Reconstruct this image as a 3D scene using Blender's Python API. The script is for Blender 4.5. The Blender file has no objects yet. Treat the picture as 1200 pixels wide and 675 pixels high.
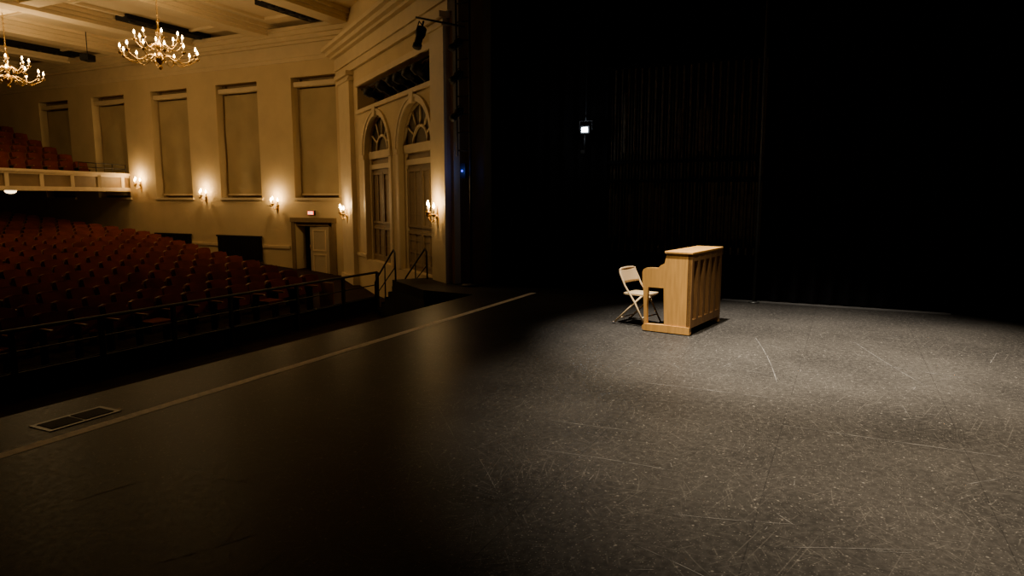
import bpy, math, random
from mathutils import Matrix, Vector
random.seed(7)
S = bpy.context.scene
R = math.radians

# ---------------------------------------------------------------- materials
def new_mat(name):
    m = bpy.data.materials.new(name); m.use_nodes = True
    nt = m.node_tree; return m, nt, nt.nodes['Principled BSDF']

def pmat(name, col, rough=0.6, metal=0.0, var=0.15, nscale=3.0, bump=0.0, bscale=60.0, spec=0.5, stretch=None):
    m, nt, b = new_mat(name)
    tc = nt.nodes.new('ShaderNodeTexCoord')
    src = tc.outputs['Object']
    if stretch:
        mp = nt.nodes.new('ShaderNodeMapping'); mp.inputs['Scale'].default_value = stretch
        nt.links.new(src, mp.inputs['Vector']); src = mp.outputs[0]
    n = nt.nodes.new('ShaderNodeTexNoise'); n.inputs['Scale'].default_value = nscale
    n.inputs['Detail'].default_value = 5
    nt.links.new(src, n.inputs['Vector'])
    r = nt.nodes.new('ShaderNodeValToRGB')
    r.color_ramp.elements[0].position = 0.3; r.color_ramp.elements[1].position = 0.7
    r.color_ramp.elements[0].color = (*[c*(1-var) for c in col], 1)
    r.color_ramp.elements[1].color = (*[min(1, c*(1+var)) for c in col], 1)
    nt.links.new(n.outputs['Fac'], r.inputs['Fac'])
    nt.links.new(r.outputs['Color'], b.inputs['Base Color'])
    b.inputs['Roughness'].default_value = rough
    b.inputs['Metallic'].default_value = metal
    b.inputs['Specular IOR Level'].default_value = spec
    if bump:
        n2 = nt.nodes.new('ShaderNodeTexNoise'); n2.inputs['Scale'].default_value = bscale
        nt.links.new(src, n2.inputs['Vector'])
        bp = nt.nodes.new('ShaderNodeBump'); bp.inputs['Strength'].default_value = bump
        bp.inputs['Distance'].default_value = 0.02
        nt.links.new(n2.outputs['Fac'], bp.inputs['Height'])
        nt.links.new(bp.outputs['Normal'], b.inputs['Normal'])
    return m

def emat(name, col, strength):
    m, nt, b = new_mat(name)
    b.inputs['Base Color'].default_value = (*col, 1)
    b.inputs['Emission Color'].default_value = (*col, 1)
    b.inputs['Emission Strength'].default_value = strength
    return m

WALL = pmat('plaster_cream', (0.60, 0.465, 0.265), 0.8, var=0.06, nscale=1.5, bump=0.15, bscale=25)
TRIM = pmat('trim_cream', (0.63, 0.50, 0.305), 0.55, var=0.05)
CEIL = pmat('ceiling_plaster', (0.68, 0.55, 0.345), 0.8, var=0.06, nscale=1.0)
SHADE = pmat('window_shade_fabric', (0.42, 0.325, 0.175), 0.85, var=0.10, nscale=1.2, bump=0.5, bscale=3)
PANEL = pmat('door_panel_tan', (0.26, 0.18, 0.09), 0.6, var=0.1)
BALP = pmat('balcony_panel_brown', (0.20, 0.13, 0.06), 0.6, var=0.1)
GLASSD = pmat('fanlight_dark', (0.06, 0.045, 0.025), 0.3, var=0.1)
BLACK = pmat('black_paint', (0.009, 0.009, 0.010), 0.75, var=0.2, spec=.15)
BLACKM = pmat('black_metal', (0.012, 0.012, 0.013), 0.6, metal=0.0, var=0.2, spec=.3)
CURT = pmat('black_velour', (0.009, 0.0085, 0.009), 0.95, var=0.2, nscale=8, spec=0.05)
BRASS = pmat('aged_brass', (0.55, 0.36, 0.12), 0.35, metal=1.0, var=0.1)
RED = pmat('seat_red_upholstery', (0.13, 0.026, 0.015), 0.85, var=0.35, nscale=2, spec=0.2)
WOODD = pmat('seat_wood_arm', (0.21, 0.10, 0.042), 0.5, var=0.3, spec=0.3)
CARPET = pmat('house_carpet', (0.018, 0.008, 0.006), 0.95, var=0.3, nscale=8, spec=0.1)
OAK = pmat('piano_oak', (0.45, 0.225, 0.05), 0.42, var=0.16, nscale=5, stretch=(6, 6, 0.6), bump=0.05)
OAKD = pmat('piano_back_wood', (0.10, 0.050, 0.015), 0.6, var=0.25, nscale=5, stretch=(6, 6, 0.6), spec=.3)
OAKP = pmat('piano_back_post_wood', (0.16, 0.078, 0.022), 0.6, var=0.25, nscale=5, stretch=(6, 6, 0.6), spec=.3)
IVORY = pmat('piano_keys_white', (0.75, 0.70, 0.58), 0.3, var=0.03)
CHAIRM = pmat('chair_tan_enamel', (0.52, 0.37, 0.19), 0.40, var=0.05)
RUBBER = pmat('rubber_grey', (0.08, 0.075, 0.07), 0.7)
WHITE = pmat('door_white', (0.46, 0.37, 0.24), 0.5, var=0.05)
TAPE = pmat('worn_light_tape', (0.74, 0.65, 0.49), 0.6, var=0.22, nscale=14)
SCUFF = pmat('scuff_chalk', (0.085, 0.078, 0.068), 0.8, var=0.6, nscale=9, spec=.1)
STEEL = pmat('worn_steel', (0.06, 0.058, 0.05), 0.45, metal=0.6, var=0.3)
RAILM = pmat('rigging_steel', (0.08, 0.058, 0.032), 0.6, metal=0.0, var=0.5, nscale=10, spec=.2)
WAX = pmat('candle_sleeve', (0.7, 0.6, 0.42), 0.6, var=0.03)
BULB = emat('flame_bulb_glow', (1.0, 0.62, 0.22), 55)
BULBS = emat('sconce_bulb_glow', (1.0, 0.64, 0.24), 90)
DOME = emat('dome_glow', (1.0, 0.72, 0.38), 6)
WORK = emat('worklight_glow', (0.80, 0.92, 1.0), 40)
EXITM = emat('exit_red_glow', (1.0, 0.10, 0.04), 1.5)
EXITW = emat('exit_letters', (1.0, 0.75, 0.55), 3)
BLUEG = emat('blue_running_light', (0.04, 0.10, 1.0), 0.5)

def stage_floor_mat():
    m, nt, b = new_mat('stage_floor_black_hardboard')
    N = nt.nodes; L = nt.links
    tc = N.new('ShaderNodeTexCoord'); obj = tc.outputs['Object']
    def noise(scale, detail=4, vec=obj):
        n = N.new('ShaderNodeTexNoise'); n.inputs['Scale'].default_value = scale
        n.inputs['Detail'].default_value = detail; L.new(vec, n.inputs['Vector']); return n
    def math_(op, a, c, clamp=False):
        n = N.new('ShaderNodeMath'); n.operation = op; n.use_clamp = clamp
        for i, x in enumerate((a, c)):
            if isinstance(x, (int, float)): n.inputs[i].default_value = x
            else: L.new(x, n.inputs[i])
        return n.outputs[0]
    def ramp(fac, p0, p1, v0=0.0, v1=1.0):
        n = N.new('ShaderNodeMapRange'); n.inputs['From Min'].default_value = p0
        n.inputs['From Max'].default_value = p1; n.inputs['To Min'].default_value = v0
        n.inputs['To Max'].default_value = v1; L.new(fac, n.inputs['Value']); return n.outputs[0]
    nw = noise(0.7, 2)
    vm = N.new('ShaderNodeVectorMath'); vm.operation = 'MULTIPLY_ADD'
    L.new(nw.outputs['Color'], vm.inputs[0]); vm.inputs[1].default_value = (0.5, 0.5, 0); L.new(obj, vm.inputs[2])
    warp = vm.outputs[0]
    total = None
    for ang, ln, wd, thr, vec in ((12, 0.7, 0.012, 0.12, warp), (47, 0.9, 0.012, 0.12, warp), (98, 1.2, 0.014, 0.12, warp),
                             (135, 0.5, 0.010, 0.13, warp), (165, 1.5, 0.014, 0.10, obj), (75, 0.4, 0.010, 0.14, warp),
                             (28, 0.25, 0.010, 0.15, warp), (112, 0.22, 0.009, 0.15, warp), (150, 0.2, 0.010, 0.16, warp)):
        mp = N.new('ShaderNodeMapping'); mp.vector_type = 'TEXTURE'
        mp.inputs['Rotation'].default_value = (0, 0, R(ang)); mp.inputs['Scale'].default_value = (ln*2, wd*3, 1)
        mp.inputs['Location'].default_value = (ang*0.37, ang*0.11, 0)
        L.new(vec, mp.inputs['Vector'])
        v = N.new('ShaderNodeTexVoronoi'); v.voronoi_dimensions = '2D'; v.inputs['Scale'].default_value = 1.0
        L.new(mp.outputs[0], v.inputs['Vector'])
        s = ramp(v.outputs['Distance'], thr, thr*0.4)
        sc = N.new('ShaderNodeSeparateColor'); L.new(v.outputs['Color'], sc.inputs[0])
        gate = ramp(sc.outputs[0], 0.5, 1.0)
        s = math_('MULTIPLY', s, gate)
        total = s if total is None else math_('ADD', total, s)
    sp = None
    for scale, thr in ((14, 0.12), (34, 0.16), (7, 0.07), (60, .2)):
        v = N.new('ShaderNodeTexVoronoi'); v.voronoi_dimensions = '2D'; v.inputs['Scale'].default_value = scale
        L.new(warp, v.inputs['Vector'])
        s = ramp(v.outputs['Distance'], thr, thr*0.5)
        sc = N.new('ShaderNodeSeparateColor'); L.new(v.outputs['Color'], sc.inputs[0])
        s = math_('MULTIPLY', s, ramp(sc.outputs[1], 0.74, 1.0))
        sp = s if sp is None else math_('ADD', sp, s)
    scr = math_('ADD', math_('MULTIPLY', total, 0.17), math_('MULTIPLY', sp, 0.6), True)
    patch = noise(0.8, 10)
    patchf = ramp(patch.outputs['Fac'], 0.35, 0.68)
    fine = noise(70, 8)
    wear = noise(22, 10)
    base = N.new('ShaderNodeMix'); base.data_type = 'RGBA'
    base.inputs['A'].default_value = (0.018, 0.0163, 0.014, 1); base.inputs['B'].default_value = (0.054, 0.048, 0.040, 1)
    pf = math_('ADD', math_('MULTIPLY', patchf, 0.5), math_('MULTIPLY', ramp(wear.outputs['Fac'], .38, .68), 0.5), True)
    pf = math_('MULTIPLY', pf, ramp(fine.outputs['Fac'], 0.3, 0.7, 0.5, 1.0))
    L.new(pf, base.inputs['Factor'])
    br = N.new('ShaderNodeTexBrick'); br.offset = 0.5
    br.inputs['Color1'].default_value = (0, 0, 0, 1); br.inputs['Color2'].default_value = (0, 0, 0, 1)
    br.inputs['Mortar'].default_value = (0.6, .6, .6, 1); br.inputs['Scale'].default_value = 1
    br.inputs['Mortar Size'].default_value = 0.003; br.inputs['Brick Width'].default_value = 2.44
    br.inputs['Row Height'].default_value = 1.22
    mpb = N.new('ShaderNodeMapping'); mpb.inputs['Location'].default_value = (0.08, 0.85, 0)
    L.new(obj, mpb.inputs['Vector']); L.new(mpb.outputs[0], br.inputs['Vector'])
    seam = N.new('ShaderNodeMix'); seam.data_type = 'RGBA'
    L.new(br.outputs['Color'], seam.inputs['Factor'])
    L.new(base.outputs['Result'], seam.inputs['A']); seam.inputs['B'].default_value = (0.012, 0.011, 0.010, 1)
    fin = N.new('ShaderNodeMix'); fin.data_type = 'RGBA'
    L.new(scr, fin.inputs['Factor']); L.new(seam.outputs['Result'], fin.inputs['A'])
    fin.inputs['B'].default_value = (0.18, 0.16, 0.13, 1)
    L.new(fin.outputs['Result'], b.inputs['Base Color'])
    L.new(ramp(wear.outputs['Fac'], 0.3, 0.7, 0.38, 0.48), b.inputs['Roughness'])
    b.inputs['IOR'].default_value = 1.11
    b.inputs['Specular IOR Level'].default_value = 0.5
    return m
FLOOR = stage_floor_mat()

# ---------------------------------------------------------------- mesh builder
class MB:
    def __init__(s): s.v = []; s.f = []; s.m = []; s.sm = []; s.mats = []
    def mi(s, mat):
        if mat not in s.mats: s.mats.append(mat)
        return s.mats.index(mat)
    def add(s, vs, fs, mat, smooth=False, M=None):
        o = len(s.v); i = s.mi(mat)
        for v in vs:
            v = Vector(v)
            if M is not None: v = M @ v
            s.v.append(v)
        for f in fs:
            s.f.append([a+o for a in f]); s.m.append(i); s.sm.append(smooth)
    def box(s, lo, hi, mat, M=None, bev=0.0):
        x0, y0, z0 = lo; x1, y1, z1 = hi
        if bev <= 0:
            vs = [(x0,y0,z0),(x1,y0,z0),(x1,y1,z0),(x0,y1,z0),(x0,y0,z1),(x1,y0,z1),(x1,y1,z1),(x0,y1,z1)]
            fs = [(0,3,2,1),(4,5,6,7),(0,1,5,4),(1,2,6,5),(2,3,7,6),(3,0,4,7)]
            s.add(vs, fs, mat, M=M); return
        import bmesh
        bm = bmesh.new(); bmesh.ops.create_cube(bm, size=1)
        for v in bm.verts:
            v.co = Vector(((x0+x1)/2+v.co.x*(x1-x0), (y0+y1)/2+v.co.y*(y1-y0), (z0+z1)/2+v.co.z*(z1-z0)))
        bmesh.ops.bevel(bm, geom=list(bm.edges), offset=bev, segments=2, affect='EDGES', profile=0.5)
        bm.verts.index_update()
        s.add([v.co.copy() for v in bm.verts], [[v.index for v in f.verts] for f in bm.faces], mat, M=M)
        bm.free()
    def tube(s, pts, r, mat, seg=8, M=None, closed=False, cap=True):
        pts = [Vector(p) for p in pts]; n = len(pts)
        rs = r if isinstance(r, (list, tuple)) else [r]*n
        vs = []; fs = []
        up = Vector((0, 0, 1)); pn = None
        for i, p in enumerate(pts):
            if closed: d = (pts[(i+1) % n]-pts[i-1])
            else: d = (pts[min(i+1, n-1)]-pts[max(i-1, 0)])
            d.normalize()
            if pn is None:
                a = up if abs(d.dot(up)) < 0.95 else Vector((1, 0, 0))
                x = d.cross(a).normalized()
            else:
                x = (pn - d*pn.dot(d)).normalized()
            pn = x; y = d.cross(x)
            for k in range(seg):
                t = 2*math.pi*k/seg
                vs.append(p+(x*math.cos(t)+y*math.sin(t))*rs[i])
        for i in range(n if closed else n-1):
            j = (i+1) % n
            for k in range(seg):
                fs.append((i*seg+k, i*seg+(k+1) % seg, j*seg+(k+1) % seg, j*seg+k))
        if cap and not closed:
            fs.append(tuple(range(seg))[::-1]); fs.append(tuple((n-1)*seg+k for k in range(seg)))
        s.add(vs, fs, mat, True, M)
    def lathe(s, prof, mat, seg=16, M=None):
        vs = []; fs = []; n = len(prof)
        for r, z in prof:
            for k in range(seg):
                t = 2*math.pi*k/seg; vs.append((r*math.cos(t), r*math.sin(t), z))
        for i in range(n-1):
            for k in range(seg):
                fs.append((i*seg+k, i*seg+(k+1) % seg, (i+1)*seg+(k+1) % seg, (i+1)*seg+k))
        fs.append(tuple(range(seg))[::-1]); fs.append(tuple((n-1)*seg+k for k in range(seg)))
        s.add(vs, fs, mat, True, M)
    def prism(s, poly, lo, hi, axis, mat, M=None):
        n = len(poly); vs = []
        for h in (lo, hi):
            for a, c in poly:
                vs.append({'x': (h, a, c), 'y': (a, h, c), 'z': (a, c, h)}[axis])
        fs = [tuple(range(n))[::-1], tuple(range(n, 2*n))]
        for i in range(n): fs.append((i, (i+1) % n, n+(i+1) % n, n+i))
        s.add(vs, fs, mat, M=M)
    def build(s, name, loc=(0, 0, 0), rotz=0.0, parent=None):
        import bmesh
        me = bpy.data.meshes.new(name); me.from_pydata([tuple(v) for v in s.v], [], s.f)
        for m in s.mats: me.materials.append(m)
        me.polygons.foreach_set('material_index', s.m); me.polygons.foreach_set('use_smooth', s.sm)
        bm = bmesh.new(); bm.from_mesh(me); bmesh.ops.recalc_face_normals(bm, faces=bm.faces); bm.to_mesh(me); bm.free()
        me.update()
        o = bpy.data.objects.new(name, me); S.collection.objects.link(o)
        o.location = loc; o.rotation_euler = (0, 0, rotz)
        if parent: o.parent = parent
        return o

def empty(name, loc=(0, 0, 0), rotz=0):
    e = bpy.data.objects.new(name, None); S.collection.objects.link(e)
    e.location = loc; e.rotation_euler = (0, 0, rotz); e.empty_display_size = 0.2; return e

def wall_holes(mb, ax, c0, c1, u0, u1, z0, z1, holes, mat):
    def bx(a, b_, za, zb):
        if b_-a < 1e-4 or zb-za < 1e-4: return
        if ax == 'y': mb.box((c0, a, za), (c1, b_, zb), mat)
        else: mb.box((a, c0, za), (b_, c1, zb), mat)
    us = sorted({u0, u1, *[h[0] for h in holes], *[h[1] for h in holes]})
    for a, b_ in zip(us[:-1], us[1:]):
        mid = (a+b_)/2; hs = sorted([(h[2], h[3]) for h in holes if h[0] < mid < h[1]])
        z = z0
        for ha, hb in hs:
            bx(a, b_, z, ha); z = hb
        bx(a, b_, z, z1)

# ---------------------------------------------------------------- stage
XW = 17.4      # auditorium side wall
HF = -0.95     # house floor level
XB = 12.25     # far wing wall
mb = MB()
mb.box((-7, -10, -0.2), (XB+.9, 6.14, 0), FLOOR)
mb.prism([(10.9, 6.14), (12.25, 6.14), (12.2, 7.30), (12.80, 8.30), (12.10, 8.83), (11.0, 7.3)], -0.2, 0.0, 'z', FLOOR)
mb.build('stage_floor')
mb = MB()
mb.box((-7, 5.96, HF), (10.9, 6.10, -0.2), BLACK)
mb.prism([(10.9, 5.96), (12.1, 5.96), (12.0, 7.3), (12.55, 8.25), (11.98, 8.65), (10.95, 7.25)], HF, -0.2, 'z', BLACK)
mb.build('stage_fascia')
mb = MB()
mb.box((-7, 5.17, 0.0), (11.6, 5.28, 0.002), TAPE)
mb.build('stage_tape_line')
mb = MB()
def mark(a, b_, w=0.009, mat=SCUFF):
    a = Vector((*a, 0)); b_ = Vector((*b_, 0)); d = (b_-a).normalized(); n = Vector((-d.y, d.x, 0))*w/2
    k = 10; vs = []; L = (b_-a).length
    bow = random.uniform(-.03, .03)*L
    for i in range(k+1):
        t = i/k
        p = a.lerp(b_, t)+Vector((-d.y, d.x, 0))*bow*4*t*(1-t); ww = (0.3+0.7*random.random())*(0.15 if i in (0, k) else 1)
        vs += [p+n*ww+Vector((0, 0, .0015)), p-n*ww+Vector((0, 0, .0015))]
    mb.add(vs, [(2*i, 2*i+1, 2*i+3, 2*i+2) for i in range(k)], mat)
for a, b_ in (((9.41, -.15), (7.37, -.79)), ((5.64, .51), (5.6, -1.14)), ((4.94, 2.19), (5.0, 1.28)), ((6.37, 1.81), (6.37, .44)),
             ((9.14, .99), (6.96, .53)), ((4.3, 1.9), (4.34, .9)), ((3.6, .2), (3.9, -.5)), ((8.2, -.4), (7.9, -1.3))):
    mark(a, b_, 0.012)
for i in range(300):
    x = random.uniform(2.0, 11.5); y = random.uniform(-3.5, 4.5); a = random.uniform(0, math.pi); l = random.choice([.04, .06, .1, .15, .3, .6])*random.uniform(.6, 1.4)
    mark((x, y), (x+l*math.cos(a), y+l*math.sin(a)), random.uniform(.003, .008))
mb.build('floor_scuff_marks')
mb = MB()
mb.box((2.98, 5.42, 0), (3.56, 5.70, 0.006), STEEL); mb.box((3.02, 5.46, 0.006), (3.26, 5.66, 0.010), BLACK); mb.box((3.28, 5.46, 0.006), (3.52, 5.66, 0.010), BLACK)
mb.build('floor_pocket_plate')

mb = MB(); mb.box((XB+0.9, -10, -0.2), (XB+1.1, 6.6, 11), BLACK); mb.build('wall_wing')
mb = MB(); mb.box((-7, -10.2, -0.2), (XB+1.1, -10, 11), BLACK); mb.build('wall_upstage')
mb = MB(); mb.box((-7.2, -10.2, -0.2), (-7, 6.6, 11), BLACK); mb.build('wall_near_wing')
mb = MB(); mb.box((-7.2, -10.2, 11), (XB+1.1, 7.3, 11.2), BLACK); mb.build('ceiling_stage')
mb = MB(); mb.box((XB-0.04, -1.5, 0), (XB, 1.9, 0.02), pmat('worn_batten', (.12, .11, .095), .7)); mb.build('baseboard_wing')
def curtain(name, x, y0, y1, z0, z1, amp=0.07, wl=0.28, mat=CURT):
    mb = MB(); n = int((y1-y0)/wl*10); vs = []
    for i in range(n+1):
        y = y0+(y1-y0)*i/n
        a = amp*math.sin(2*math.pi*y/wl+0.7*math.sin(y*3.1))*(0.7+0.3*math.sin(y*1.7))
        vs += [(x+a*1.0, y, z0), (x+a*0.6, y, z1)]
    mb.add(vs, [(2*i, 2*i+2, 2*i+3, 2*i+1) for i in range(n)], mat, True)
    return mb.build(name)
curtain('stage_curtain', XB+0.2, 4.1, 6.5, 0.02, 10.5)
curtain('stage_curtain', XB+0.2, -9.4, 1.2, 0.02, 10.5)
mb = MB()
y = 1.35
while y < 4.05:
    mb.box((XB+0.25, y, 0.0), (XB+0.30, y+0.035, 4.1), RAILM)
    mb.tube([(XB+0.2, y+0.06, 0.9), (XB+0.2, y+0.06, 4.1)], 0.009, RAILM, 5)
    if random.random() < 0.7:
        z0 = random.choice([1.0, 1.0, 1.05, 2.6]); mb.box((XB+0.22, y+0.045, z0), (XB+0.32, y+0.10, z0+random.uniform(.6, 1.25)), RAILM)
    y += 0.125
mb.box((XB-0.02, 1.3, 0.72), (XB+0.16, 4.1, 0.82), CURT)
for yy in (1.35, 2.25, 3.15, 4.0): mb.box((XB+0.02, yy, 0), (XB+0.08, yy+0.06, 0.72), CURT)
y = 1.4
while y < 4.0:
    mb.box((XB-0.04, y, 0.80), (XB-0.0, y+0.03, 0.93), RAILM); y += 0.125
for z in (2.05, 2.4, 4.1): mb.box((XB+0.14, 1.3, z), (XB+0.32, 4.1, z+0.05), CURT)
mb.box((XB+.17, 1.32, 0.02), (XB+.19, 4.05, .70), CURT)
mb.build('counterweight_rigging')
mb = MB(); mb.tube([(XB-0.1, 1.36, 0), (XB-0.1, 1.36, 9.5)], 0.026, STEEL, 10); mb.lathe([(0.09, 0), (0.09, 0.015), (0.03, 0.03)], STEEL, M=Matrix.Translation((XB-0.1, 1.36, 0)))
mb.build('steel_pipe')
mb = MB()
M = Matrix.Translation((XB-0.35, 4.36, 2.99))
mb.box((-0.02, -0.09, -0.07), (0.10, 0.09, 0.07), BLACKM, M, 0.01)
mb.box((-0.035, -0.055, -0.04), (-0.022, 0.055, 0.04), WORK, M)
mb.tube([(0.04, -0.12, -0.02), (0.04, -0.12, 0.16), (0.04, 0.12, 0.16), (0.04, 0.12, -0.02)], 0.008, BLACKM, 6, M)
mb.tube([(0.04, 0, 0.16), (0.04, 0, 0.26)], 0.012, BLACKM, 6, M)
mb.tube([(0.04, 0.0, 0.26), (0.04, 0.0, 8.01)], 0.010, CURT, 6, M)
mb.box((-0.05, -0.02, -0.42), (0.05, 0.06, -0.36), STEEL, M)
mb.tube([(0.04, 0.02, -0.07), (0.04, 0.02, -0.40)], 0.008, BLACKM, 6, M)
mb.build('work_light')

mb = MB()
mb.box((12.2, 6.6, -0.2), (13.35, 7.25, 11), pmat('proscenium_reveal_brown', (0.13, 0.09, 0.045), 0.7))
mb.build('wall_proscenium')
mb = MB(); mb.box((-8, 6.6, 6.9), (12.2, 7.3, 11.2), WALL); mb.build('wall_header')
mb = MB()
bx, by = 11.97, 6.78
mb.tube([(bx, by, 0), (bx, by, 6.8)], 0.025, BLACKM, 8)
mb.tube([(bx, by+0.3, 2.6), (bx, by+0.3, 6.8)], 0.02, BLACKM, 8)
for z in [2.7+0.35*i for i in range(12)]: mb.tube([(bx, by, z), (bx, by+0.3, z)], 0.014, BLACKM, 6)
mb.lathe([(0.2, 0), (0.2, 0.03), (0.03, 0.05)], BLACKM, M=Matrix.Translation((bx, by, 0)))
def spot_fixture(mb, M, s=1.0):
    mb.lathe([(0.06*s, 0.16*s), (0.10*s, 0.13*s), (0.105*s, 0), (0.075*s, -0.05*s), (0.075*s, -0.22*s), (0.09*s, -0.23*s), (0.09*s, -0.30*s)], BLACKM, 12, M)
    mb.tube([(0.13*s, 0, 0.0), (0.13*s, 0.0, 0.2*s), (-0.13*s, 0, 0.2*s), (-0.13*s, 0, 0)], 0.012*s, BLACKM, 6, M)
    mb.tube([(0, 0, 0.2*s), (0, 0, 0.30*s)], 0.02*s, BLACKM, 6, M)
mb.tube([(bx, by+0.1, 5.05), (bx-0.35, by+1.0, 5.25)], 0.02, BLACKM, 8)
spot_fixture(mb, Matrix.Translation((bx-0.32, by+0.92, 4.93)) @ Matrix.Rotation(R(25), 4, 'Y'), 1.0)
for z in (3.4, 4.1, 4.7):
    spot_fixture(mb, Matrix.Translation((bx-.22, by+.15, z)) @ Matrix.Rotation(R(60), 4, 'Y'), .8)
mb.box((bx-0.04, by+0.10, 2.15), (bx+0.04, by+0.22, 2.45), BLACKM)
mb.tube([(bx-0.05, by+0.16, 2.30), (bx-0.06, by+0.16, 2.30)], 0.025, BLUEG, 10)
mb.build('lighting_boom')

# splayed wall (local x = along wall, +y to room)
SO = (12.15, 7.32, 0); SA = R(54)
mb = MB(); T = -0.5
ZC = 7.2
mb.box((-0.1, T, HF), (0.95, 0, ZC), WALL)
mb.box((0.95, T, 4.95), (6.9, 0, ZC), WALL)
mb.box((6.9, T, HF), (9.0, 0, ZC), WALL)
arches = [2.2, 5.15]; hw = 1.12; spring = 2.95; rise = 1.02; ztop = 4.2
segs = [(0.95, arches[0]-hw), (arches[0]+hw, arches[1]-hw), (arches[1]+hw, 6.9)]
for a, b_ in segs: mb.box((a, T, HF), (b_, 0, ztop), WALL)
for c in arches:
    mb.box((c-hw, T, HF), (c+hw, 0, 0.0), WALL)
    K = 20
    arc = [(c+hw*math.cos(math.pi*i/K), spring+rise*math.sin(math.pi*i/K)) for i in range(K+1)]
    for i in range(K):
        (xa, za), (xb, zb) = arc[i], arc[i+1]
        mb.add([(xa, 0, za), (xb, 0, zb), (xb, 0, ztop), (xa, 0, ztop), (xa, T, za), (xb, T, zb)], [(0, 1, 2, 3), (0, 4, 5, 1)], WALL)
mb.box((0.95, T, ztop-0.002), (6.9, 0, ztop+0.02), WALL)
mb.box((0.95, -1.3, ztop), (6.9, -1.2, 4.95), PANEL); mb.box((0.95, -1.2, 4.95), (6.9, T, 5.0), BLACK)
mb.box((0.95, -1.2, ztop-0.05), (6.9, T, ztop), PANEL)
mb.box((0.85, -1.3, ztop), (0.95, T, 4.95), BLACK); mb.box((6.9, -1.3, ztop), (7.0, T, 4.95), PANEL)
mb.build('wall_splay', SO, SA)
mb = MB()
for c in arches:
    K = 28
    def ring(a1, b1, a2, b2, y0, y1, mat):
        vs = []
        for i in range(K+1):
            t = math.pi*i/K; cx, sz = math.cos(t), math.sin(t)
            vs += [(c+a1*cx, y0, spring+b1*sz), (c+a2*cx, y0, spring+b2*sz), (c+a2*cx, y1, spring+b2*sz), (c+a1*cx, y1, spring+b1*sz)]
        fs = []
        for i in range(K):
            for k in range(4): fs.append((4*i+k, 4*i+(k+1) % 4, 4*i+4+(k+1) % 4, 4*i+4+k))
        mb.add(vs, fs, mat)
    ring(hw-.02, rise-.02, hw+0.16, rise+0.14, 0.0, 0.035, TRIM)
    ring(hw+0.10, rise+.08, hw+0.16, rise+0.14, 0.035, 0.06, TRIM)
    for sx in (-1, 1):
        xa = c+sx*(hw-.02); xb = c+sx*(hw+0.16)
        mb.box((min(xa, xb), 0, 0.0), (max(xa, xb), 0.035, spring-0.08), TRIM)
        mb.box((min(xa, xb)-.03, 0, spring-0.12), (max(xa, xb)+.03, 0.07, spring), TRIM)
    mb.prism([(c-.10, spring+rise-.06), (c+.10, spring+rise-.06), (c+.15, ztop-.02), (c-.15, ztop-.02)], 0.0, 0.08, 'y', TRIM)
mb.box((0.95, 0, ztop-.06), (6.9, 0.07, ztop+.04), TRIM)
mb.box((0.95, 0, 4.90), (6.9, 0.07, 5.04), TRIM)
for a, b_ in ((0.0, 0.85), (7.25, 8.6)):
    mb.box((a+.05, 0, HF), (b_-.05, 0.14, 5.3), TRIM)
    mb.box((a-.02, 0, HF), (b_+.02, 0.20, HF+0.35), TRIM)
    mb.box((a+.0, 0, 5.15), (b_, 0.19, 5.22), TRIM); mb.box((a-.02, 0, 5.3), (b_+.02, 0.24, 5.42), TRIM)
for (y, za, zb) in ((0.10, 5.42, 5.62), (0.16, 5.62, 5.70), (0.14, 5.70, 5.98), (0.28, 5.98, 6.05), (0.42, 6.05, 6.16), (0.55, 6.16, 6.26)):
    mb.box((-0.1, 0, za), (8.9, y, zb), TRIM)
mb.box((6.25, 0, 0.05), (7.25, 0.05, 0.14), TRIM)
mb.build('trim_splay', SO, SA)
for i, c in enumerate(arches):
    mb = MB()
    y0, y1 = -0.22, -0.15
    K = 20
    poly = [(c-hw, spring), (c+hw, spring)]+[(c+hw*math.cos(math.pi*k/K), spring+rise*math.sin(math.pi*k/K)) for k in range(1, K)]
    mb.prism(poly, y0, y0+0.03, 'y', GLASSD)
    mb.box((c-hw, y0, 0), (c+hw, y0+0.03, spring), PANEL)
    for rr in (0.98, 0.42):
        mb.tube([(c+hw*rr*math.cos(math.pi*k/K), y0+.06, spring+0.08+(rise-.08)*rr*math.sin(math.pi*k/K)) for k in range(K+1)], 0.04, TRIM, 6)
    for k in range(1, 6):
        t = math.pi*k/6
        mb.tube([(c+hw*.42*math.cos(t), y0+.06, spring+.08+(rise-.08)*.42*math.sin(t)), (c+hw*.98*math.cos(t), y0+.06, spring+.08+(rise-.08)*.98*math.sin(t))], 0.025, TRIM, 6)
    mb.box((c-hw, y0, spring-0.12), (c+hw, y0+0.12, spring+0.08), TRIM)
    mb.box((c-hw, y0, 2.55), (c+hw, y0+0.09, 2.68), TRIM)
    for sx in (-1, 1):
        xa, xb = sorted((c+sx*0.02, c+sx*(hw-.16)))
        for (za, zb) in ((0.12, 0.95), (1.05, 2.45)):
            w = 0.06
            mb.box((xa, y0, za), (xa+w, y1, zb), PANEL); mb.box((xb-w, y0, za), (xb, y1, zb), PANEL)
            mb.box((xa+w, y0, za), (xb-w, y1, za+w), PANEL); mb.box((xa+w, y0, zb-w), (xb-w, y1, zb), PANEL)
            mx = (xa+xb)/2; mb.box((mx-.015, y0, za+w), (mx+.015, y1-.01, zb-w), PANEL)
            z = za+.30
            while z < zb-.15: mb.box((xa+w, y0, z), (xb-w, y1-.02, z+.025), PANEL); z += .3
    for sx in (-1, 1):
        xa, xb = sorted((c+sx*(hw-.14), c+sx*hw)); mb.box((xa, y0, 0), (xb, y0+.10, spring), TRIM)
    mb.build('door_%d' % (i+2), SO, SA)
mb = MB()
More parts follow.
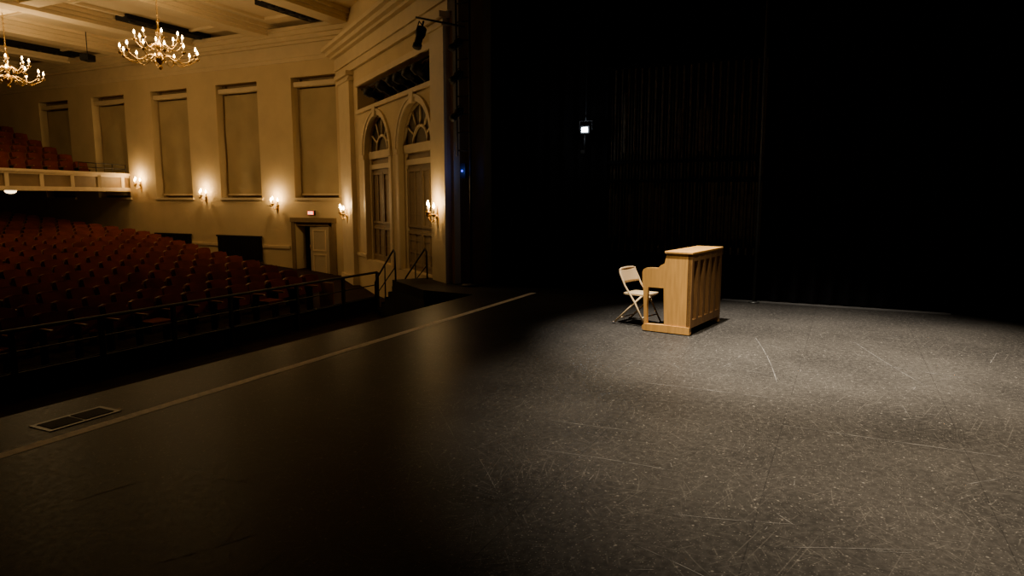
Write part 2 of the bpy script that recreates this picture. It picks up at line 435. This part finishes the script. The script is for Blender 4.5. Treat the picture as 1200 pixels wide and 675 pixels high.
mb.tube([(1.0, -0.12, 4.84), (6.85, -0.12, 4.84)], 0.025, BLACKM, 8)
for k, x in enumerate((1.5, 2.1, 2.75, 3.3, 4.1, 5.2)):
    M = Matrix.Translation((x, 0.10, 4.52)) @ Matrix.Rotation(R(-50 - 9*(k % 3)), 4, 'X')
    mb.lathe([(0.05, 0.20), (0.13, 0.16), (0.14, 0), (0.10, -0.05), (0.10, -0.22), (0.13, -0.24), (0.13, -0.34)], BLACKM, 12, M)
    mb.tube([(x-.17, 0.10, 4.52), (x-.17, -.10, 4.78), (x+.17, -.10, 4.78), (x+.17, 0.10, 4.52)], 0.014, BLACKM, 6)
mb.build('stage_spotlight_bank', SO, SA)

STEP = pmat('step_tread', (0.02, 0.018, 0.016), 0.7)
mb = MB()
for i in range(5):
    z = -0.158*(i+1); x0 = 0.98+0.28*i
    mb.box((x0+.06, 0.24, HF), (x0+.34, 0.90, z), BLACK)
    mb.box((x0+.04, 0.24, z-.03), (x0+.34, 0.90, z), STEP)
mb.build('stage_steps', SO, SA)
for y in (0.21, 0.93):
    mb = MB()
    pts = [(0.95, y, 0.0), (0.97, y, 0.60), (1.06, y, 0.66), (2.35, y, -0.10), (2.47, y, -0.20), (2.47, y, -0.93)]
    mb.tube(pts, 0.020, BLACKM, 8)
    mb.tube([(1.7, y, 0.28), (1.7, y, -.45)], 0.016, BLACKM, 8)
    mb.tube([(0.96, y, 0.30), (2.47, y, -.52)], 0.012, BLACKM, 8)
    mb.build('handrail', SO, SA)

# ---------------------------------------------------------------- auditorium shell
YR = 35.0
wins = [(14.7, 16.55), (18.05, 20.0), (21.45, 23.4), (24.9, 26.85), (28.35, 30.3)]
WB, WT = 1.75, 5.62
doorh = (15.0, 16.6, HF, 0.95)
mb = MB()
wall_holes(mb, 'y', XW, XW+0.5, 13.9, YR, HF-0.1, 7.2, [(a, b_, WB, WT) for a, b_ in wins]+[doorh], WALL)
mb.build('wall_side')
mb = MB(); mb.box((-8.2, 7.3, HF-.1), (-8, YR, 7.2), WALL); mb.build('wall_opposite')
mb = MB(); mb.box((-8.2, YR, HF-.1), (XW+.5, YR+.2, 7.2), WALL); mb.build('wall_rear')
for i, (a, b_) in enumerate(wins):
    mb = MB()
    mb.box((XW+0.42, a, WB), (XW+0.48, b_, WT), PANEL)
    nY, nZ = 10, 24; vs = []
    random.seed(i+3); ph = random.random()*6; lo = WB+0.12
    for jz in range(nZ+1):
        for jy in range(nY+1):
            y = a+.14+(b_-a-.28)*jy/nY; z = lo+(WT-.35-lo)*jz/nZ
            x = XW+.24+0.02*math.sin(jy*.9+ph)*math.sin(jz*.5)+0.05*math.exp(-((z-2.3-.3*math.sin(jy*.6+ph))**2)/.02)*math.sin(jy*.5+ph)
            vs.append((x, y, z))
    fs = [(jz*(nY+1)+jy, jz*(nY+1)+jy+1, (jz+1)*(nY+1)+jy+1, (jz+1)*(nY+1)+jy) for jz in range(nZ) for jy in range(nY)]
    mb.add(vs, fs, SHADE, True)
    mb.box((XW+.06, a+.04, WT-.30), (XW+.32, b_-.04, WT-.14), TRIM, bev=.02)
    mb.box((XW+.20, a+.12, lo-.04), (XW+.27, b_-.12, lo+.02), TRIM)
    mb.box((XW+.30, a, WB), (XW+.42, a+.10, WT), PANEL); mb.box((XW+.30, b_-.10, WB), (XW+.42, b_, WT), PANEL)
    mb.box((XW-.06, a-.08, WB-.08), (XW-.001, b_+.08, WB), TRIM)
    mb.build('window_%d' % (i+1))
mb = MB()
for (x, za, zb) in ((.05, 6.10, 6.22), (.10, 6.22, 6.30), (.05, 6.30, 6.62), (.16, 6.62, 6.70), (.30, 6.70, 6.82), (.42, 6.82, 6.95), (.52, 6.95, 7.05)):
    mb.box((XW-x, 13.9, za), (XW, YR, zb), TRIM)
mb.box((XW-.05, 16.85, 0.05), (XW, YR, 0.14), TRIM)
mb.box((XW-.03, 16.85, 0.02), (XW, YR, 0.05), TRIM)
mb.build('trim_side')
mb = MB(); mb.box((XW-.04, 16.85, HF), (XW, YR, HF+.2), TRIM); mb.build('baseboard_side')
for a, b_ in ((18.1, 20.2), (21.6, 23.5)):
    mb = MB()
    mb.box((XW-.10, a, -0.42), (XW-.055, b_, 0.42), BLACK)
    y = a+.08
    while y < b_-.08: mb.box((XW-.125, y, -.36), (XW-.10, y+.03, .36), BLACKM); y += .07
    mb.box((XW-.13, a-.03, .38), (XW-.055, b_+.03, .44), BLACKM); mb.box((XW-.13, a-.03, -.44), (XW-.055, b_+.03, -.38), BLACKM)
    mb.build('radiator_grille')
mb = MB()
DC = pmat('door_casing_tan', (0.20, 0.135, 0.065), 0.5, var=.1)
a, b_ = 15.0, 16.6
mb.box((XW-.06, a-.14, HF), (XW+.0, a, 1.05), DC); mb.box((XW-.06, b_, HF), (XW+.0, b_+.14, 1.05), DC)
mb.box((XW-.08, a-.16, .95), (XW+.0, b_+.16, 1.10), DC)
mb.box((XW+.45, a, HF), (XW+.5, b_, .95), BLACK)
M = Matrix.Translation((XW+.03, a+.22, 0)) @ Matrix.Rotation(R(-5), 4, 'Z')
mb.box((0, 0.0, HF+.03), (.05, .85, .80), WHITE, M)
for za, zb in ((-.8, -.1), (.0, .7)):
    mb.box((-.02, .12, za), (0, .16, zb), TRIM, M); mb.box((-.02, .69, za), (0, .73, zb), TRIM, M)
    mb.box((-.02, .16, za), (0, .69, za+.04), TRIM, M); mb.box((-.02, .16, zb-.04), (0, .69, zb), TRIM, M)
mb.tube([(-.05, .80, .02), (-.05, .80, .2)], .012, BRASS, 8, M)
mb.box((XW+.03, a, HF), (XW+.10, a+.2, .95), DC); mb.box((XW+.03, a, .82), (XW+.10, b_, .95), DC)
mb.build('door_1')
mb = MB()
mb.box((XW-.12, 15.66, 1.18), (XW-.04, 15.94, 1.34), BLACKM, bev=.008)
mb.box((XW-.135, 15.68, 1.20), (XW-.12, 15.92, 1.32), EXITM)
for k in range(4):
    y = 15.70+k*.055
    mb.box((XW-.142, y, 1.22), (XW-.135, y+.035, 1.232), EXITW); mb.box((XW-.142, y, 1.288), (XW-.135, y+.035, 1.30), EXITW); mb.box((XW-.142, y+.012, 1.232), (XW-.135, y+.024, 1.288), EXITW)
mb.box((XW-.04, 15.75, 1.22), (XW, 15.87, 1.34), BLACKM)
mb.build('exit_sign')

mb = MB()
mb.prism([(-8.2, 7.3), (12.1, 7.3), (XW+.5, 14.6), (XW+.5, YR+.2), (-8.2, YR+.2)], 7.2, 7.35, 'z', CEIL)
mb.build('ceiling')
beams = [10.5, 13.85, 17.3, 20.72, 24.15, 27.6, 31.0]
mb = MB()
def xmax(y): return XW if y > 14.6 else 12.2+(y-7.3)/1.376
for yb in beams:
    xe = xmax(yb-.4)
    mb.box((-8, yb-.28, 6.88), (xe, yb+.28, 7.2), CEIL)
    mb.box((-8, yb-.36, 6.98), (xe, yb-.28, 7.2), CEIL); mb.box((-8, yb+.28, 6.98), (xe, yb+.36, 7.2), CEIL)
    mb.box((-8, yb-.48, 7.09), (xe, yb-.36, 7.2), CEIL); mb.box((-8, yb+.36, 7.09), (xe, yb+.48, 7.2), CEIL)
longs = [1.0, 6.2, 11.6]
for xb in longs:
    for a, b_ in zip(beams[:-1], beams[1:]):
        mb.box((xb-.25, a+.48, 6.92), (xb+.25, b_-.48, 7.2), CEIL)
        mb.box((xb-.36, a+.48, 7.08), (xb-.25, b_-.48, 7.2), CEIL); mb.box((xb+.25, a+.48, 7.08), (xb+.36, b_-.48, 7.2), CEIL)
for a, b_ in zip(beams[1:-1], beams[2:]):
    for xa, xc in ((1.36, 5.84), (6.56, 11.24), (11.96, 16.7)):
        x0, x1, y0, y1 = xa+.45, xc-.45, a+.9, b_-.9
        w = .10
        mb.box((x0, y0, 7.12), (x1, y0+w, 7.2), CEIL); mb.box((x0, y1-w, 7.12), (x1, y1, 7.2), CEIL)
        mb.box((x0, y0+w, 7.12), (x0+w, y1-w, 7.2), CEIL); mb.box((x1-w, y0+w, 7.12), (x1, y1-w, 7.2), CEIL)
mb.build('trim_ceiling_beams')
mb = MB()
for y, X0_, X1_ in ((14.55, 14.6, 16.8), (19.62, 14.0, 17.0), (26.5, 14.0, 17.0)):
    for xa, xb in ((X0_, X1_), (7.2, 10.2)):
        mb.box((xa, y, 7.05), (xb, y+.52, 7.19), BLACK)
        for k in range(5):
            xx = xa+.3+k*(xb-xa-.6)/4; mb.lathe([(.09, 7.0), (.11, 7.06)], BLACKM, 12, Matrix.Translation((xx, y+.21, 0)))
mb.build('ceiling_light_slot')
mb = MB()
M = Matrix.Translation((14.9, 23.0, 6.35)) @ Matrix.Rotation(R(20), 4, 'Z')
mb.box((-.20, -.15, -.10), (.20, .15, .12), BLACK, M, .03); mb.tube([(0, 0, .1), (0, 0, .84)], .015, BLACKM, 6, M)
mb.build('ceiling_speaker')

def zf(y): return HF if y < 12 else HF+0.07*(y-12)
mb = MB()
mb.prism([(5.9, HF-.12), (YR+.2, HF-.12), (YR+.2, zf(YR)), (12, HF), (5.9, HF)], -8.2, XW+.5, 'x', CARPET)
mb.build('floor')

mb = MB()
for z in (-0.02, -0.32, -0.62):
    mb.tube([(-7.8, 10.15, z), (13.3, 10.15, z)], 0.028 if z > -.1 else .014, BLACKM, 8)
xs = [13.3, 12.05, 10.6, 8.9, 7.7, 6.45, 5.2, 3.9, 2.5, 1.1, -.3, -1.7, -3.1, -4.5, -5.9, -7.3]
for x in xs:
    mb.box((x-.03, 10.12, HF), (x+.03, 10.18, -0.02), BLACKM); mb.box((x-.08, 10.05, HF), (x+.08, 10.25, HF+.02), BLACKM)
mb.box((-7.8, 10.2, HF), (13.3, 10.22, -0.60), BLACK)
mb.build('pit_railing')

def seat(mb, x, y, z, w=0.54, up=True):
    M = Matrix.Translation((x, y, z)) @ Matrix.Rotation(R(random.uniform(-1.5, 1.5)), 4, 'Z')
    h = .86; hwid = w/2-.03
    out = [(-hwid, .40), (hwid, .40), (hwid+.005, .76), (hwid-.03, .83), (hwid-.12, h), (-hwid+.12, h), (-hwid+.03, .83), (-hwid-.005, .76)]
    Mb = M @ Matrix.Translation((0, .2, 0)) @ Matrix.Rotation(R(-11), 4, 'X')
    mb.prism(out, 0.0, .05, 'y', WOODD, Mb)
    inn = [(a*.93, .42+(c-.40)*.94) for a, c in out]
    mb.prism(inn, -.06, 0.0, 'y', RED, Mb)
    if up:
        Mc = M @ Matrix.Translation((0, .16, .42)) @ Matrix.Rotation(R(72), 4, 'X')
        mb.box((-hwid+.02, -.02, -.03), (hwid-.02, .40, .07), RED, Mc)
    else:
        mb.box((-hwid+.02, -.28, .38), (hwid-.02, .16, .47), RED, M)
    mb.box((-w/2-.02, -.22, .60), (-w/2+.03, .20, .635), WOODD, M)
    mb.box((-w/2-.01, -.04, 0), (-w/2+.02, .14, .60), BLACKM, M)
random.seed(5)
mb = MB()
y = 11.5; row = 0
while y < 30.5:
    xe = min(16.0, 12.9+(y-12)*.30); x = xe
    while x > -6.5:
        if not (abs(x-3.0) < .75):
            seat(mb, x, y, zf(y), up=random.random() > .12)
        x -= .555
        if x < y*0.42-3: break
    mb.box((xe+.26, y-.22, zf(y)), (xe+.30, y+.22, zf(y)+.64), WOODD)
    y += .95; row += 1
mb.build('theater_seat_rows')

# balcony
def yb(x): return 22.4+0.0165*(x-5)**2
mb = MB()
nx = 40; X0, X1 = -7.98, XW-.01
def strip(off, za, zb, th, mat):
    vs = []
    for i in range(nx+1):
        x = X0+(X1-X0)*i/nx; y = yb(x)-off
        vs += [(x, y, za), (x, y+th, za), (x, y+th, zb), (x, y, zb)]
    fs = [(4*i+k, 4*i+(k+1) % 4, 4*i+4+(k+1) % 4, 4*i+4+k) for i in range(nx) for k in range(4)]
    fs += [(0, 1, 2, 3), (4*nx+3, 4*nx+2, 4*nx+1, 4*nx)]
    mb.add(vs, fs, mat)
strip(0.0, 2.08, 2.58, .12, BALP)
strip(.06, 1.98, 2.12, .2, TRIM)
strip(.03, 2.50, 2.58, .2, TRIM)
strip(.08, 2.58, 2.66, .30, TRIM)
for i in range(0, 21):
    x = XW-.4-i*1.2
    mb.box((x-.06, yb(x)-.05, 2.1), (x+.06, yb(x)+.05, 2.55), TRIM)
vs = []
for i in range(nx+1):
    x = X0+(X1-X0)*i/nx
    vs += [(x, yb(x)+.1, 2.02), (x, yb(x)+.1, 2.14), (x, YR-.01, 2.14), (x, YR-.01, 2.02)]
fs = [(4*i+k, 4*i+(k+1) % 4, 4*i+4+(k+1) % 4, 4*i+4+k) for i in range(nx) for k in range(4)]
mb.add(vs, fs, BALP)
BAL = mb.build('balcony')
mb = MB()
nr = 10
for i in range(nr):
    y0 = 25.4+.92*i
    mb.box((-7.9, y0, 2.145), (XW-.01, YR-.01 if i == nr-1 else y0+.92, 2.16+.30*(i+.3)), CARPET)
mb.build('riser_steps', parent=BAL)
mb = MB(); random.seed(9)
for i in range(nr):
    y0 = 25.4+.92*i+.45; z0 = 2.16+.30*(i+.3); x = 16.3
    while x > 3:
        seat(mb, x, y0, z0, up=True); x -= .555
mb.build('theater_seat_rows')
mb = MB()
for z in (2.82, 2.98): mb.tube([(15.0, yb(15.0)+.08, z), (16.2, yb(16.2)+.08, z), (XW-.05, yb(XW)+.08, z)], .015, BLACKM, 6)
for x in (15.0, 15.8, 16.6, XW-.08): mb.tube([(x, yb(x)+.08, 2.66), (x, yb(x)+.08, 2.98)], .015, BLACKM, 6)
mb.build('guard_rail', parent=BAL)
mb = MB()
mb.lathe([(.05, 0.0), (.17, 0.0), (.19, -.02)], BRASS, 20, Matrix.Translation((13.75, 26, 2.02)))
mb.lathe([(.18, -.02), (.17, -.07), (.12, -.11), (.03, -.13)], DOME, 20, Matrix.Translation((13.75, 26, 2.02)))
mb.build('ceiling_dome_lamp')

# ---------------------------------------------------------------- lamps
def add_point(name, loc, power, col=(1, .68, .32), rad=.08, parent=None):
    l = bpy.data.lights.new(name, 'POINT'); l.energy = power; l.color = col; l.shadow_soft_size = rad
    o = bpy.data.objects.new(name, l); S.collection.objects.link(o); o.location = loc
    if parent: o.parent = parent
    return o
def candle(mb, M, bulbmat, s=1.0):
    mb.lathe([(.012*s, -.03*s), (.035*s, -.01*s), (.045*s, .012*s), (.04*s, .016*s)], BRASS, 10, M)
    mb.lathe([(.013*s, .01*s), (.013*s, .10*s)], WAX, 8, M)
    mb.lathe([(.008*s, .10*s), (.018*s, .115*s), (.02*s, .13*s), (.012*s, .155*s), (.003*s, .18*s)], bulbmat, 8, M)
def chandelier(loc, sc=1.0, power=220):
    mb = MB()
    prof = [(.01, -.50), (.04, -.48), (.055, -.44), (.03, -.40), (.03, -.37), (.08, -.32), (.12, -.25), (.11, -.18), (.05, -.12), (.035, -.05),
            (.07, 0), (.09, .05), (.06, .10), (.03, .14), (.025, .28), (.06, .33), (.075, .38), (.05, .43), (.02, .47), (.02, .60), (.04, .62), (.01, .66)]
    Mx = Matrix.Scale(sc, 4)
    mb.lathe(prof, BRASS, 16, Mx)
    for tier, (n, rad, z0, zt, off, dip) in enumerate(((12, .84, -.24, -.20, 0, .14), (8, .52, .02, .14, .26, .12))):
        for k in range(n):
            a = 2*math.pi*k/n+off; Mk = Mx @ Matrix.Rotation(a, 4, 'Z')
            pts = []
            for j in range(15):
                t = j/14
                r = .05+(rad-.05)*t
                z = z0+(zt-z0)*t**2 + dip*.6*math.sin(t*math.pi*2)*(1-t)*1.4 - dip*math.sin(t*math.pi)*t
                pts.append((r, 0, z))
            mb.tube(pts, .010, BRASS, 6, Mk)
            mb.tube([(.34*rad/.8+.05*math.cos(u), 0, z0-.04+.05*math.sin(u)) for u in [q*.6 for q in range(10)]], .007, BRASS, 5, Mk)
            candle(mb, Mk @ Matrix.Translation((rad, 0, zt+.02)), BULB, 1.2)
    H = 7.2-loc[2]
    z = .66*sc; k = 0
    while z < H-.12:
        Mr = Matrix.Translation((0, 0, z)) @ Matrix.Rotation(R(90*(k % 2)), 4, 'Z')
        mb.tube([(.018*math.cos(q*math.pi/4), 0, .035*math.sin(q*math.pi/4)+.03) for q in range(8)], .006, BRASS, 5, Mr, closed=True)
        z += .055; k += 1
    mb.lathe([(.02, H-.12), (.10, H-.06), (.13, H)], BRASS, 16)
    o = mb.build('chandelier', loc)
    add_point('chandelier_light', (0, 0, .30*sc), power, rad=.35, parent=o)
    return o
for x, y, z, p in ((11.6, 15.15, 5.33, 160), (11.7, 21.7, 5.35, 220)):
    chandelier((x, y, z), 1.0, p)

def sconce(loc, rotz, power=14):
    mb = MB()
    mb.prism([(0, -.22), (.045, -.12), (.05, 0), (.035, .12), (0, .24), (-.035, .12), (-.05, 0), (-.045, -.12)], 0.0, .018, 'y', BRASS)
    mb.lathe([(.01, .0), (.06, .018), (.045, .035), (.02, .05)], BRASS, 14, Matrix.Rotation(R(-90), 4, 'X'))
    for sx, out, zz in ((-1, .12, 0.0), (1, .12, 0.0), (0, .19, 0.05)):
        pts = [(sx*.15*t, .03+out*math.sin(t*math.pi/2), -.02-.09*math.sin(t*math.pi)+.05*t*t+zz*t) for t in [j/10 for j in range(11)]]
        mb.tube(pts, .009, BRASS, 6)
        candle(mb, Matrix.Translation((sx*.15, .03+out, .05+zz)), BULBS, 1.45)
    o = mb.build('wall_sconce', loc, rotz)
    add_point('sconce_light', (0, .22, .36), power, col=(1, .65, .28), rad=.06, parent=o)
    return o
def on_splay(s, y, z):
    c, n = math.cos(SA), math.sin(SA)
    return (SO[0]+c*s-n*y, SO[1]+n*s+c*y, z)
for y, z in ((24.25, 2.25), (20.75, 1.80), (17.35, 1.52)):
    sconce((XW, y, z-.08), R(90), 36)
sconce(on_splay(7.9, .14, 1.20), SA, 24)
sconce(on_splay(.45, .14, 1.36), SA, 26)

# ---------------------------------------------------------------- upright piano
P = empty('upright_piano', (8.82, 1.76, 0), R(-8.5))
W, DB, H = 1.20, 0.37, 1.09
mb = MB()
end = [(0.0, .05), (DB-.02, .05), (DB-.02, .10), (DB, .60), (DB, .90), (DB-.03, H-.03), (0.0, H-.03)]
for x0 in (0.0, W-.035):
    mb.prism(end, x0, x0+.035, 'x', OAK)
    arm = [(DB-.01, .60), (.655, .60), (.672, .62), (.675, .80), (.66, .835), (.625, .855), (.56, .862), (.45, .864), (.42, .90), (DB-.01, .93)]
    mb.prism(arm, x0+.001, x0+.045 if x0 == 0 else x0+.034, 'x', OAK)
    mb.prism([(0.0, .014), (.63, .014), (.66, .03), (.66, .075), (.63, .10), (DB, .11), (0.0, .11)], x0-.012, x0+.06, 'x', OAK)
    mb.prism([(.595, .10), (.635, .10), (.645, .35), (.66, .60), (.585, .60), (.60, .35)], x0, x0+.05, 'x', OAK)
mb.build('case_ends', parent=P)
mb = MB()
mb.box((-.012, -.015, H-.03), (W+.012, DB-.005, H), OAK, bev=.006); mb.build('lid', parent=P)
mb = MB()
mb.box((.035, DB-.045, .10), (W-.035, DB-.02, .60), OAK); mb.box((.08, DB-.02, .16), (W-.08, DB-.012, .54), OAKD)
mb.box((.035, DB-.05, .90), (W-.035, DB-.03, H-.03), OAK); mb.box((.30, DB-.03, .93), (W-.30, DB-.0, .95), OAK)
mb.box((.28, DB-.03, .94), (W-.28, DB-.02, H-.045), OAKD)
mb.build('front_panels', parent=P)
mb = MB()
mb.box((.045, DB-.03, .61), (W-.035, .655, .665), OAK)
mb.box((.045, .655, .61), (W-.035, .672, .70), OAK)
mb.prism([(DB-.03, .72), (.46, .72), (.45, .84), (.40, .89), (DB-.03, .90)], .045, W-.036, 'x', OAK)
mb.build('key_bed', parent=P)
mb = MB(); n = 44; kw = (W-.20)/n
for i in range(n):
    x = .10+i*kw; mb.box((x+.0005, .46, .665), (x+kw-.0005, .63, .72), IVORY)
for i in range(n-1):
    if i % 7 in (0, 1, 3, 4, 5):
        x = .10+(i+1)*kw; mb.box((x-.006, .46, .72), (x+.006, .57, .732), BLACK)
mb.box((.046, .46, .665), (.098, .64, .73), OAK); mb.box((W-.098, .46, .665), (W-.037, .64, .73), OAK)
mb.build('keyboard', parent=P)
mb = MB()
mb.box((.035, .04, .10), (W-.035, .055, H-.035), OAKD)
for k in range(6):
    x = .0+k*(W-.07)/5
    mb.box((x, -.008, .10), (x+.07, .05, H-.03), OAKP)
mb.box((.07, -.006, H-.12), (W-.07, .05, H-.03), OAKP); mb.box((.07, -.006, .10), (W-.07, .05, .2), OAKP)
mb.build('back_posts', parent=P)
mb = MB()
for k in (-1, 0, 1):
    mb.tube([(W/2+k*.07, DB-.03, .09), (W/2+k*.07, DB+.09, .06)], [.008, .016], BRASS, 8)
for x in (.03, W-.05):
    for y in (.05, .56): mb.tube([(x, y, .02), (x+.02, y, .02)], .019, BLACKM, 12)
mb.build('pedals_and_casters', parent=P)

# ---------------------------------------------------------------- folding chair
C = empty('folding_chair', (9.40, 2.60, 0), R(166))
mb = MB(); r = .0135; w = .225
ft = .24
pts = [(-w, ft, .012), (-w, .06, .34), (-w*.99, -.10, .56), (-w*.97, -.18, .72), (-w*.88, -.20, .775), (-w*.7, -.203, .79), (0, -.205, .795), (w*.7, -.203, .79), (w*.88, -.20, .775), (w*.97, -.18, .72), (w*.99, -.10, .56), (w, .06, .34), (w, ft, .012)]
mb.tube(pts, r, CHAIRM, 10)
for sx in (-1, 1): mb.tube([(sx*w*.90, .15, .42), (sx*w*.93, -.05, .23), (sx*w*.97, -.27, .012)], r, CHAIRM, 10)
mb.tube([(-w*.95, -.18, .095), (w*.95, -.18, .095)], .009, CHAIRM, 8)
mb.tube([(-w, .175, .13), (w, .175, .13)], .009, CHAIRM, 8)
mb.tube([(-w*.90, .15, .42), (w*.90, .15, .42)], .009, CHAIRM, 8)
mb.build('frame', parent=C)
mb = MB()
n = 10; vs = []
for i in range(n+1):
    for j in range(7):
        t = -1+2*i/n; q = j/6
        vs.append((t*w*.97, -.125-.068*q-.03*(1-t*t)*(1-q*.7), .59+.198*q))
base = len(vs); vs += [(v[0], v[1]-.008, v[2]) for v in vs]
fs = []
for i in range(n):
    for j in range(6):
        a = i*7+j; fs.append((a, a+7, a+8, a+1)); fs.append((a+base, a+1+base, a+8+base, a+7+base))
for i in range(n):
    for j in (0, 6): a = i*7+j; fs.append((a, a+7, a+7+base, a+base))
mb.add(vs, fs, CHAIRM, True); mb.build('backrest', parent=C)
mb = MB()
outl = []
for cx, cy, a0 in ((w*.80-.03, .21-.03, 0), (-(w*.80-.03), .21-.03, 90), (-(w*.86-.05), -.17+.05, 180), (w*.86-.05, -.17+.05, 270)):
    for k in range(5):
        a = R(a0+k*22.5); rr = .04; outl.append((cx+rr*math.cos(a), cy+rr*math.sin(a)))
mb.prism(outl, .430, .452, 'z', CHAIRM)
mb.build('seat', parent=C)
mb = MB()
for sx in (-1, 1):
    mb.tube([(sx*w, ft+.006, 0), (sx*w, ft-.01, .03)], .018, RUBBER, 10); mb.tube([(sx*w*.97, -.276, 0), (sx*w*.965, -.26, .03)], .018, RUBBER, 10)
mb.build('feet', parent=C)

# ---------------------------------------------------------------- stage lights
def stage_spot(LP, LT, power, col, size, blend):
    mb = MB()
    q = (LP-LT).to_track_quat('Z', 'Y').to_matrix().to_4x4()
    spot_fixture(mb, Matrix.Translation(LP+(LP-LT).normalized()*.55) @ q, 1.4)
    tp = LP+(LP-LT).normalized()*.95
    mb.tube([tuple(tp), (tp.x, tp.y, 11)], .02, BLACKM, 6)
    mb.build('stage_spotlight')
    l = bpy.data.lights.new('stage_spot_beam', 'SPOT'); l.energy = power; l.color = col; l.spot_size = R(size); l.spot_blend = blend; l.shadow_soft_size = .12
    o = bpy.data.objects.new('stage_spot_beam', l); S.collection.objects.link(o); o.location = LP
    o.rotation_euler = (LP-LT).to_track_quat('Z', 'Y').to_euler()
stage_spot(Vector((6.2, .8, 8.6)), Vector((6.6, -.9, 0)), 13000, (1.0, .85, .66), 61, .95)
stage_spot(Vector((7.6, 2.2, 8.6)), Vector((9.0, .6, 0)), 15000, (1.0, .92, .82), 44, .9)

add_point('work_lamp', (XB-.50, 4.36, 2.99), 5, (.75, .88, 1.0), .06)
add_point('blue_lamp', (11.85, 6.94, 2.3), 1.0, (.1, .2, 1.0), .04)

w_ = bpy.data.worlds.new('night'); w_.use_nodes = True; S.world = w_
w_.node_tree.nodes['Background'].inputs[0].default_value = (0.003, 0.003, 0.004, 1)
w_.node_tree.nodes['Background'].inputs[1].default_value = 0.2

cam = bpy.data.cameras.new('camera'); cam.lens = 24; cam.sensor_width = 36; cam.clip_end = 200
co = bpy.data.objects.new('camera', cam); S.collection.objects.link(co)
co.location = (0, 0, 1.8); co.rotation_euler = (R(90-7.653), 0, R(26.1-90))
S.camera = co
